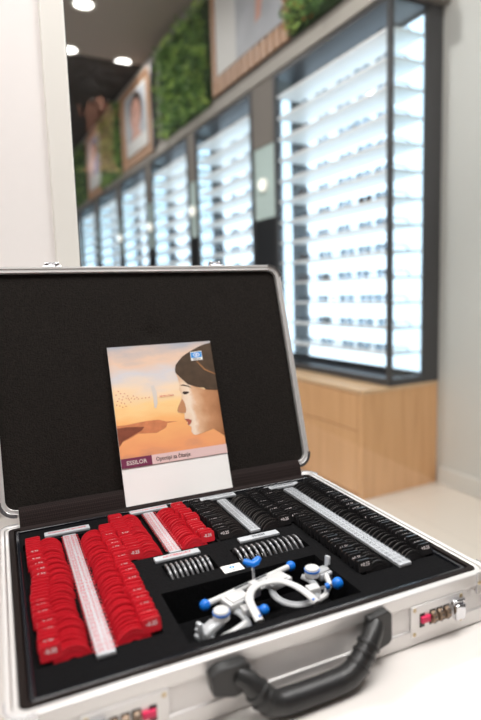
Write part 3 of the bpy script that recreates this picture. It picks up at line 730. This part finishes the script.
BANKS = [('red', -1, -.2020, -.1345, .1210, 36, 'far left long bank', 'red lenses at the far left', '-'),
         ('red', 1, -.1440, -.1345, .1210, 36, 'long bank right of the leftmost strip', 'long red column by the strip', '-'),
         ('red', -1, -.0840, .0265, .1490, 18, 'short bank left of the second strip', 'short red column left', '-'),
         ('red', 1, -.0260, .0265, .1460, 18, 'short bank beside the black lenses', 'short red column right', '-'),
         ('black', -1, .0395, .0265, .1470, 18, 'short bank beside the red lenses', 'short black column left', '+'),
         ('black', 1, .0950, .0265, .1450, 18, 'short bank right of the third strip', 'short black column right', '+'),
         ('black', -1, .1550, -.1340, .1380, 36, 'long bank left of the rightmost strip', 'long black column left', '+'),
         ('black', 1, .2080, -.1340, .1450, 36, 'far right long bank', 'long black column right', '+')]
rg = random.Random(11)
for color, side, x, y0, y1, n, where, grp, sg in BANKS:
    off = 0.0
    for k in range(n):
        y = y0+(y1-y0)*k/(n-1)
        if rg.random() < .34: off = rg.uniform(-.0022, .0022)*(1.4 if color == 'red' else .7)
        lens('trial_lens', color, side, x+off+rg.uniform(-.0004, .0004), y, ZC+rg.uniform(-.0012, .0014), LEAN+math.radians(rg.uniform(-3, 3)), rg.uniform(-.05, .05),
             '%s trial lens, %s from the front, %s' % (color, ordinal(k), where), grp, '%s%.2f' % (sg, .25*(k+1)))
    # slots of the well
    lo, hi = [(a, b) for a, b, c, d, e in WELLS[:8] if a < x < b][0]
    p = (y1-y0)/(n-1); ribs = MB()
    for k in range(1, n+1):
        y = y0+p*(k-.5); T = UP @ Matrix.Translation((0, y, ZC)) @ Matrix.Rotation(-LEAN, 4, 'X')
        ribs.box((lo+.0003, -.0006, -.024), (hi-.0003, .0006, .0065), 0, T)
    ribs.build('slot_rib', M['trench'], case)
for i, (xa, xb, n, lb, grp) in enumerate(((-.0735, -.0225, 9, 'below the accessory plate', 'accessory lenses'), (.0185, .1050, 12, 'below the prism plate', 'prism lenses'))):
    for k in range(n):
        x = xa+(xb-xa)*k/(n-1)
        r = lens('accessory_lens', 'grey', 0, x, -.0245, -.0155, 0, 0, 'grey rimmed lens, %s from the left in the row %s' % (ordinal(k), lb), grp, '')
        r.rotation_euler = (0, math.radians(16), PI/2); r.rotation_mode = 'XYZ'
        r.rotation_euler = (Matrix.Rotation(math.radians(-14), 3, 'Y') @ Matrix.Rotation(PI/2, 3, 'Z')).to_euler()

# ------------------------------------------------------------------ trial frame lying in the front well
tf = thing('trial_spectacles', 'white adjustable trial frame with blue knobs lying in the front well', 'trial frame', (0, -.115, Z0+.015))
TT = Matrix.Translation((0, .115, -Z0-.015))
def V(*a): return Vector(a)
bL, bR = V(-.059, -.104, -.010), V(.0665, -.072, -.010); d = (bR-bL).normalized(); sd = V(-d.y, d.x, 0)
m = MB().tube([bL+d*.004, bR-d*.003], .0036, 12, 0, TT)
m.tube([bL+d*.040-sd*.009-V(0,0,.004), bR-d*.030-sd*.009-V(0,0,.004)], .0026, 8, 0, TT)
bar = m.build('bridge_bar', M['tf_white'], tf)
MB().cham((-.024, -.0006, -.0006), (.024, .0006, .0006), .0002, 0, TT @ basis((bL+bR)/2+V(0,-.0015,.004), d, sd)).build('scale_groove', M['ink_dark'], bar)
for p in (bL, bR): MB().sphere(p, .0062, 16, 0, TT).build('end_ball', M['tf_blue'], tf)
# clamp plates on the bar
for f, w_ in ((.26, .015), (.73, .016)):
    c = bL.lerp(bR, f)-sd*.011
    m = MB().cham((-w_, -.012, -.005), (w_, .010, .003), .0015, 0, TT @ basis(c-V(0,0,.001), d, sd)).cham((-w_*.7, -.010, .003), (w_*.7, .006, .0045), .0008, 0, TT @ basis(c-V(0,0,.001), d, sd))
    m.build('clamp_plate', M['tf_white'], tf)
# nose rest
m = MB().tube([V(.004, -.096, -.012), V(.0065, -.091, -.002), V(.009, -.084, .009)], .0017, 8, 0, TT).tube([V(.000, -.098, -.012), V(.010, -.094, -.006)], .0024, 8, 0, TT)
m.build('nose_post', M['tf_steel'], tf)
MB().cham((-.005, -.006, -.012), (.005, .006, .004), .0012, 0, TT @ basis((.004, -.0985, -.006), d, sd)).build('nose_slide', M['tf_white'], tf)
m = MB().tube([V(-.0005, -.079, .0155), V(.004, -.0815, .0135), V(.009, -.0835, .0115), V(.0145, -.082, .0125), V(.020, -.079, .0150)], [.0030, .0042, .0036, .0042, .0028], 12, 0, TT, sx=1.25)
m.build('nose_pad', M['tf_blue'], tf)
# lens cells
def cell(c, R, tilt, a0, a1, n=26):
    pts = []
    for k in range(n+1):
        a = math.radians(a0+(a1-a0)*k/n); pts.append(V(c[0]+R*math.cos(a), c[1]+R*math.sin(a), c[2]+tilt*math.sin(a)))
    MB().tube(pts, .0031, 10, 0, TT, sx=1.35, up=(0, 0, 1)).build('lens_cell', M['tf_grey'], tf)
    MB().tube([p+V(0,0,.0033) for p in pts[2:-2]], .0010, 6, 0, TT).build('cell_clip', M['tf_clear'], tf)
cell((.049, -.1120, -.016), .0265, .004, -200, 40); cell((-.047, -.1330, -.021), .0240, .004, -175, 60)
# big arch (folded temple bow)
arch = [V(-.0185, -.1585, -.0095), V(-.0180, -.1440, -.0065), V(-.0155, -.1270, -.0040), V(-.0070, -.1130, -.0025), V(.0060, -.1060, -.0020), V(.0200, -.1060, -.0020), V(.0330, -.1110, -.0025), V(.0440, -.1240, -.0045), V(.0500, -.1400, -.0070), V(.0525, -.1555, -.0100)]
fine = []
for i in range(len(arch)-1):
    p0, p1, p2, p3 = arch[max(i-1,0)], arch[i], arch[i+1], arch[min(i+2, len(arch)-1)]
    for s in range(5):
        t_ = s/5; fine.append(.5*((2*p1)+(p2-p0)*t_+(2*p0-5*p1+4*p2-p3)*t_**2+(3*p1-p0-3*p2+p3)*t_**3))
fine.append(arch[-1])
bow = MB().tube(fine, .0024, 12, 0, TT, sx=2.0, up=(0, 0, 1)).build('bow', M['tf_white'], tf)
for p in (arch[0], arch[-1]): MB().lathe([(.0015, .0022), (.0015, .0034)], 12, 0, TT @ Matrix.Translation(p+(arch[4]-p).normalized()*.004)).build('bow_screw', M['tf_blue'], bow)
# adjusting knobs
for c in ((-.0510, -.1325, -.0030), (.0790, -.1020, -.0020)):
    T = TT @ Matrix.Translation(c)
    MB().lathe([(.0082, -.0095), (.0090, -.0085), (.0090, -.0010), (.0082, .0012), (.0060, .0016)], 24, 0, T).build('knob', M['tf_white'], tf)
    MB().lathe([(.0093, -.0030), (.0094, -.0026), (.0094, -.0012), (.0093, -.0008)], 24, 0, T).build('knob_ring', M['tf_blue'], tf)
# end pieces with upright clear stops
for (p, q, s) in ((V(-.051, -.133, -.012), V(-.080, -.144, -.018), 1), (V(.079, -.102, -.010), V(.108, -.094, -.012), 1)):
    d2 = (q-p).normalized(); s2 = V(-d2.y, d2.x, 0).normalized(); T = TT @ basis((p+q)/2, d2, s2); L = (q-p).length/2
    MB().cham((-L, -.007, -.004), (L-.004, .006, .003), .0015, 0, T).cham((-L*.6, -.010, -.007), (L*.7, -.004, .001), .0012, 0, T).build('end_piece', M['tf_grey'], tf)
    m = MB().cham((L-.005, -.0035, -.008), (L-.001, .0035, .016), .0012, 0, T).cham((L-.018, -.012, -.009), (L-.001, .004, -.003), .0015, 0, T)
    m.cham((L-.014, -.0125, -.003), (L-.004, -.0075, .002), .001, 0, T).build('clear_stop', M['tf_clear'], tf)
# side shafts with balls
for (a, b, r) in ((V(.068, -.128, -.013), V(.093, -.135, -.008), .0068), (V(-.0145, -.128, -.015), V(-.0045, -.140, -.011), .0058)):
    MB().tube([a, b], .0016, 8, 0, TT).build('shaft', M['tf_steel'], tf)
    MB().sphere(b, r, 16, 0, TT).build('shaft_ball', M['tf_blue'], tf)
    MB().tube([a.lerp(b, .45), a.lerp(b, .62)], .0036, 12, 0, TT).build('collar', M['tf_blue'], tf)
    MB().cham((-.008, -.006, -.005), (.006, .006, .005), .0012, 0, TT @ Matrix.Translation(a+V(-.002, .002, -.001))).build('shaft_block', M['tf_white'], tf)
for pts in ([V(-.076, -.146, -.026), V(-.060, -.150, -.022), V(-.044, -.148, -.020), V(-.026, -.140, -.020)], [V(.060, -.135, -.024), V(.078, -.133, -.020), V(.092, -.120, -.016), V(.096, -.105, -.013)]):
    MB().tube(pts, .0036, 10, 0, TT).build('side_arm', M['tf_white'], tf)

# ------------------------------------------------------------------ brochure leaning on the lid
LB = math.radians(19); BO = Vector((0, .1875, .0012))
br = thing('brochure', 'white brochure with sunset and woman in profile, leaning against the open lid', 'brochure', BO)
br.rotation_euler = (-LB, 0, 0)          # local z runs up the page, -y faces the viewer
X0, X1, H = -.0808, .1003, .2577
MB().box((X0, 0, 0), (X1, .0022, H)).build('pages', M['paper'], br)
LAY = [0]
def flat(name, m_, pts, parent=None):
    LAY[0] += 1; y = -.0003-.00007*LAY[0]
    return MB().poly([(x, y, z) for x, z in pts]).build(name, M[m_], parent or br)
cover = flat('cover_picture', 'sunset', [(X0, .0741), (X1, .0741), (X1, H), (X0, H)])
flat('printed_clouds', 'land', [(max(x, X0), z) for x, z in [(-.0808, .1277), (-.0656, .1273), (-.0478, .1288), (-.0323, .1299), (-.0115, .1299), (.001, .1253), (.0221, .1232), (.0032, .1224), (-.0004, .1152), (-.0171, .1084), (-.0475, .1111), (-.0634, .1045), (-.0738, .101), (-.0786, .0955), (-.0808, .094)]], cover)
flat('printed_shore', 'land_d', [(-.0808, .1233), (-.0635, .1237), (-.036, .121), (-.0419, .1154), (-.0579, .1087), (-.0736, .1022), (-.0786, .0955), (-.0808, .094)], cover)
flat('printed_feather', 'feather', [(-.0168, .1872), (-.0115, .188), (-.0084, .1758), (-.009, .1576), (-.0128, .1489), (-.0155, .1507), (-.0150, .1689)], cover)
m = MB(); LAY[0] += 1
for x, z in [(-.0756, .1777), (-.0712, .1836), (-.0679, .1794), (-.0648, .174), (-.0763, .1613), (-.0714, .1709), (-.0667, .1691), (-.0617, .1788), (-.0601, .1709), (-.0572, .1745), (-.0555, .1679), (-.0534, .1638), (-.0476, .1734), (-.0465, .1682), (-.0424, .1703), (-.0402, .1675), (-.0716, .1595), (-.0674, .157), (-.0618, .1578), (-.0744, .1674), (-.0685, .1642), (-.0637, .1624), (-.0564, .1705), (-.0514, .17), (-.034, .168), (-.028, .1682), (-.022, .1684)]:
    m.poly([(a, -.0003-.00007*LAY[0], b) for a, b in ell(x, z, .00085, .00085, 8)])
m.build('printed_dots', M['ink_red'], cover)
FACE = [(.0291, .2078), (.0319, .1936), (.0331, .1828), (.0313, .1764), (.0342, .1681), (.033, .1603), (.025, .1467), (.0225, .1405), (.0236, .1376), (.0281, .1364), (.0347, .1351), (.0335, .1274), (.0335, .1245), (.0379, .1204), (.0368, .1171), (.0395, .1131), (.0432, .1106), (.042, .103), (.0445, .0980), (.0492, .0963), (.059, .0976), (.0821, .103), (.0921, .0951), (.1003, .0881), (.1003, .1708), (.0789, .1712), (.063, .1777), (.0474, .184), (.0367, .1958)]
flat('printed_face', 'skin', FACE, cover)
flat('printed_nose', 'skin_d', [(.0340, .1603), (.025, .1467), (.0225, .1405), (.0281, .1364), (.0369, .1354), (.0386, .1411), (.0376, .1520)], cover)
flat('printed_lips', 'lips', [(.0332, .1254), (.0399, .1248), (.0455, .1221), (.0444, .1183), (.0396, .1137), (.0372, .116), (.0383, .1195)], cover)
flat('printed_eye', 'eye', [(.0355, .1700), (.039, .1722), (.0471, .1712), (.048, .1693), (.0435, .1672), (.0393, .1670)], cover)
flat('printed_eyebrow', 'hair', [(.0331, .1828), (.0393, .1844), (.0485, .1813), (.0546, .1759), (.0468, .1800), (.0389, .1825)], cover)
flat('printed_hair', 'hair', [(.1003, .2545), (.0880, .2520), (.0771, .2486), (.0558, .2391), (.0450, .2330), (.0375, .2262), (.0310, .2190), (.0288, .2120), (.0288, .206), (.0369, .1958), (.0475, .1841), (.0632, .1777), (.0756, .176), (.0791, .1715), (.1003, .1687)], cover)
flat('printed_strand', 'strand', [(.0690, .2225), (.0710, .2232), (.0830, .2080), (.1003, .1985), (.1003, .1965), (.0815, .2060)], cover)
flat('white_sticker', 'paper', [(.0601, .2396), (.081, .2408), (.0813, .2247), (.06, .2242)])
flat('blue_emblem', 'logo', [(.0608, .2384), (.0804, .2395), (.0805, .2297), (.0607, .2291)])
flat('emblem_ring', 'paper', ell(.0706, .2342, .0062, .0033)); flat('emblem_core', 'logo', ell(.0706, .2342, .0048, .0021)); flat('emblem_dot', 'paper', ell(.0706, .2342, .0016, .0015))
flat('pink_band', 'pinkband', [(-.031, .0590), (X1, .0590), (X1, .0741), (-.031, .0741)])
flat('maroon_band', 'maroon', [(X0, .0590), (-.031, .0590), (-.031, .0741), (X0, .0741)])
def words(name, s_, size, x, z, m_, align='CENTER', sxx=1.0):
    LAY[0] += 1
    MB().text(s_, size, 0, Matrix.Translation((x, -.0003-.00007*LAY[0], z)) @ Matrix.Rotation(PI/2, 4, 'X') @ Matrix.Diagonal((sxx, 1, 1, 1)), align).build(name, M[m_], br)
words('printed_name', 'ESSILOR', .0092, -.0560, .0662, 'feather')
words('printed_title', 'Optotipi za čitanje', .0092, -.0245, .0662, 'eye', 'LEFT', .84)
words('printed_caption', 'vaš svet u fokusu', .0036, .0080, .1683, 'ink_red')
words('sticker_text', 'ESSILOR', .0040, .0706, .2269, 'ink_dark')

# ------------------------------------------------------------------ person beside the viewer, seen only as a reflection in the glass
pr = thing('person', 'dark-haired person in dark clothes reflected in the glass beside the frame', 'person', (.275, -1.25, FLOOR), PI); pr.scale = (1.05,)*3
pr.rotation_euler = (0, 0, .12)
def skin_body(name, chains, root, mat_, parent, sub=2):
    idx = {}; vs = []; rs = []; es = []
    for ch in chains:
        prev = None
        for p, r in ch:
            k = tuple(round(c, 4) for c in p)
            if k not in idx: idx[k] = len(vs); vs.append(p); rs.append(r)
            if prev is not None: es.append((prev, idx[k]))
            prev = idx[k]
    me = bpy.data.meshes.new(name); me.from_pydata(vs, es, [])
    o = bpy.data.objects.new(name, me); COL.objects.link(o); o.parent = parent
    md = o.modifiers.new('skin', 'SKIN'); md.use_smooth_shade = True
    for i, r in enumerate(rs):
        sv = me.skin_vertices[0].data[i]; sv.radius = r if isinstance(r, tuple) else (r, r); sv.use_root = (i == root)
    s = o.modifiers.new('sub', 'SUBSURF'); s.levels = sub; s.render_levels = sub
    me.materials.append(mat_); return o
# local: y forward, z up from the floor
hz = 1.87                       # head centre
torso = [((0,0,.98), (.15,.11)), ((0,.0,1.12), (.135,.10)), ((0,.0,1.30), (.16,.11)), ((0,-.005,1.50), (.15,.10)), ((0,-.005,1.60), (.07,.065)), ((0,.0,1.68), (.056,.058)), ((0,.012,1.765), (.062,.075)), ((0,.012,1.86), (.078,.098)), ((0,0,1.95), (.070,.085)), ((0,0,1.985), (.035,.04))]
chains = [torso]
for s in (-1, 1):
    chains.append([((0,0,.98), (.15,.11)), ((s*.10,0,.93), .095), ((s*.11,.01,.52), .062), ((s*.11,-.01,.10), .042), ((s*.11,.03,.045), .042), ((s*.115,.14,.03), .034)])
    chains.append([((0,-.005,1.50), (.15,.10)), ((s*.17,-.005,1.53), .062), ((s*.225,-.01,1.46), .052), ((s*.26,-.02,1.20), .042), ((s*.265,.05,.98), .031), ((s*.265,.065,.93), .030), ((s*.265,.07,.89), (.022,.036))])
body_ = skin_body('body', chains, 0, M['p_skin'], pr)
for s in (-1, 1):
    fg = []
    for k in range(4):
        y = .045+.018*k; L = (.034, .042, .045, .038)[k]
        fg.append([((s*.265, y, .885), .0095), ((s*.264, y+.004, .865-L*.5), .0088), ((s*.258, y+.006, .865-L), .0080), ((s*.250, y+.006, .865-L*1.5), .0068)])
    fg.append([((s*.262, .095, .905), .0105), ((s*.256, .112, .882), .0095), ((s*.250, .116, .855), .0078)])
    for f in fg: skin_body('finger', [f], 0, M['p_skin'], body_, 1)
# face
fc = MB()
for s in (-1, 1): fc.sphere((s*.034, .098, 1.875), .0125, 12, 0)
fc.build('eye', M['p_eye'], body_)
fc = MB()
for s in (-1, 1): fc.sphere((s*.034, .1085, 1.875), .0056, 10, 0)
fc.build('iris', M['p_hair'], body_)
MB().tube([(0, .098, 1.885), (0, .118, 1.850), (0, .125, 1.832), (0, .108, 1.824)], [.010, .013, .016, .012], 10).sphere((.012, .108, 1.830), .010).sphere((-.012, .108, 1.830), .010).build('nose', M['p_skin'], body_)
MB().tube([(-.026, .092, 1.790), (-.012, .103, 1.794), (0, .105, 1.791), (.012, .103, 1.794), (.026, .092, 1.790)], [.003, .006, .0055, .006, .003], 8).tube([(-.022, .093, 1.785), (0, .103, 1.780), (.022, .093, 1.785)], [.003, .0075, .003], 8).build('mouth', M['lips'], body_)
for s in (-1, 1): MB().sphere((s*.084, .005, 1.862), .030, 12, 0, None, (.35, .65, 1.1)).build('ear', M['p_skin'], body_)
for s in (-1, 1): MB().tube([(s*.018, .104, 1.902), (s*.036, .104, 1.908), (s*.054, .092, 1.900)], [.003, .0045, .003], 8).build('eyebrow', M['p_hair'], body_)
hb = MB(); hr = random.Random(4)
hb.sphere((0, -.022, 1.925), .118, 20, 0, None, (.95, 1.05, .92))
for k in range(46):
    a = hr.uniform(0, 2*PI); e = hr.uniform(.15, 1.4)
    p = Vector((.105*math.cos(a)*math.cos(e), -.02+.115*math.sin(a)*math.cos(e), 1.935+.10*math.sin(e)))
    hb.sphere(p, hr.uniform(.022, .036), 10)
hb.build('hair', M['p_hair'], body_)
sh = [[((0,0,1.0), (.158,.120)), ((0,.0,1.12), (.146,.112)), ((0,.0,1.30), (.170,.122)), ((0,-.005,1.50), (.158,.11)), ((0,-.005,1.575), (.085,.08))]]
tr = [[((0,0,1.03), (.155,.118)), ((0,0,.98), (.160,.120))]]
for s in (-1, 1):
    sh.append([((0,-.005,1.50), (.158,.11)), ((s*.17,-.005,1.53), .072), ((s*.225,-.01,1.46), .063), ((s*.26,-.02,1.20), .053), ((s*.264,.04,1.01), .043)])
    tr.append([((0,0,.98), (.160,.120)), ((s*.10,0,.93), .105), ((s*.11,.01,.52), .074), ((s*.11,-.01,.09), .060)])
skin_body('shirt', sh, 0, M['p_shirt'], body_); skin_body('trousers', tr, 0, M['p_trouser'], body_)
for s in (-1, 1): MB().cham((s*.115-.048, -.06, .0), (s*.115+.048, .20, .075), .022).build('shoe', M['p_shoe'], body_)

# ------------------------------------------------------------------ light
def added_room_light(name, x, y, sx, sy, power, label):  # unseen ceiling panels, added to light the case, table and reflected face
    t = thing(name, label, 'ceiling light', (x, y, RCEIL), 0, 'unseen panel lights added to the examination room')
    MB().ring([(-sx/2-.02,-sy/2-.02),(sx/2+.02,-sy/2-.02),(sx/2+.02,sy/2+.02),(-sx/2-.02,sy/2+.02)], [(-sx/2,-sy/2),(sx/2,-sy/2),(sx/2,sy/2),(-sx/2,sy/2)], -.018, 0).build('frame', M['frame_paint'], t)
    MB().box((-sx/2, -sy/2, -.010), (sx/2, sy/2, -.001)).build('diffuser', emit_mat('added_panel_glow', (255, 250, 245), 1.2), t)
    l = area('light', (0, 0, -.022), power, sx, (1, .98, .965), t, 'RECTANGLE'); l.data.size_y = sy
added_room_light('added_panel_light', -.30, -.50,   .9, .8, 23, 'unseen square panel light added over the table, above the frame')
added_room_light('added_panel_light', -1.7, -.45, .9, .8, 15, 'unseen square panel light added left of the viewer, outside the frame')
added_room_light('added_panel_light', .85, -.32, .9, .7, 30, 'unseen square panel light added right of the viewer, outside the frame')
wd = bpy.data.worlds.new('world'); sc.world = wd; wd.use_nodes = True
wd.node_tree.nodes['Background'].inputs['Color'].default_value = lin((240, 244, 250)); wd.node_tree.nodes['Background'].inputs['Strength'].default_value = .45
sc.view_settings.view_transform = 'Standard'; sc.view_settings.look = 'None'; sc.view_settings.exposure = 0; sc.view_settings.gamma = 1; sc.view_settings.use_curve_mapping = False
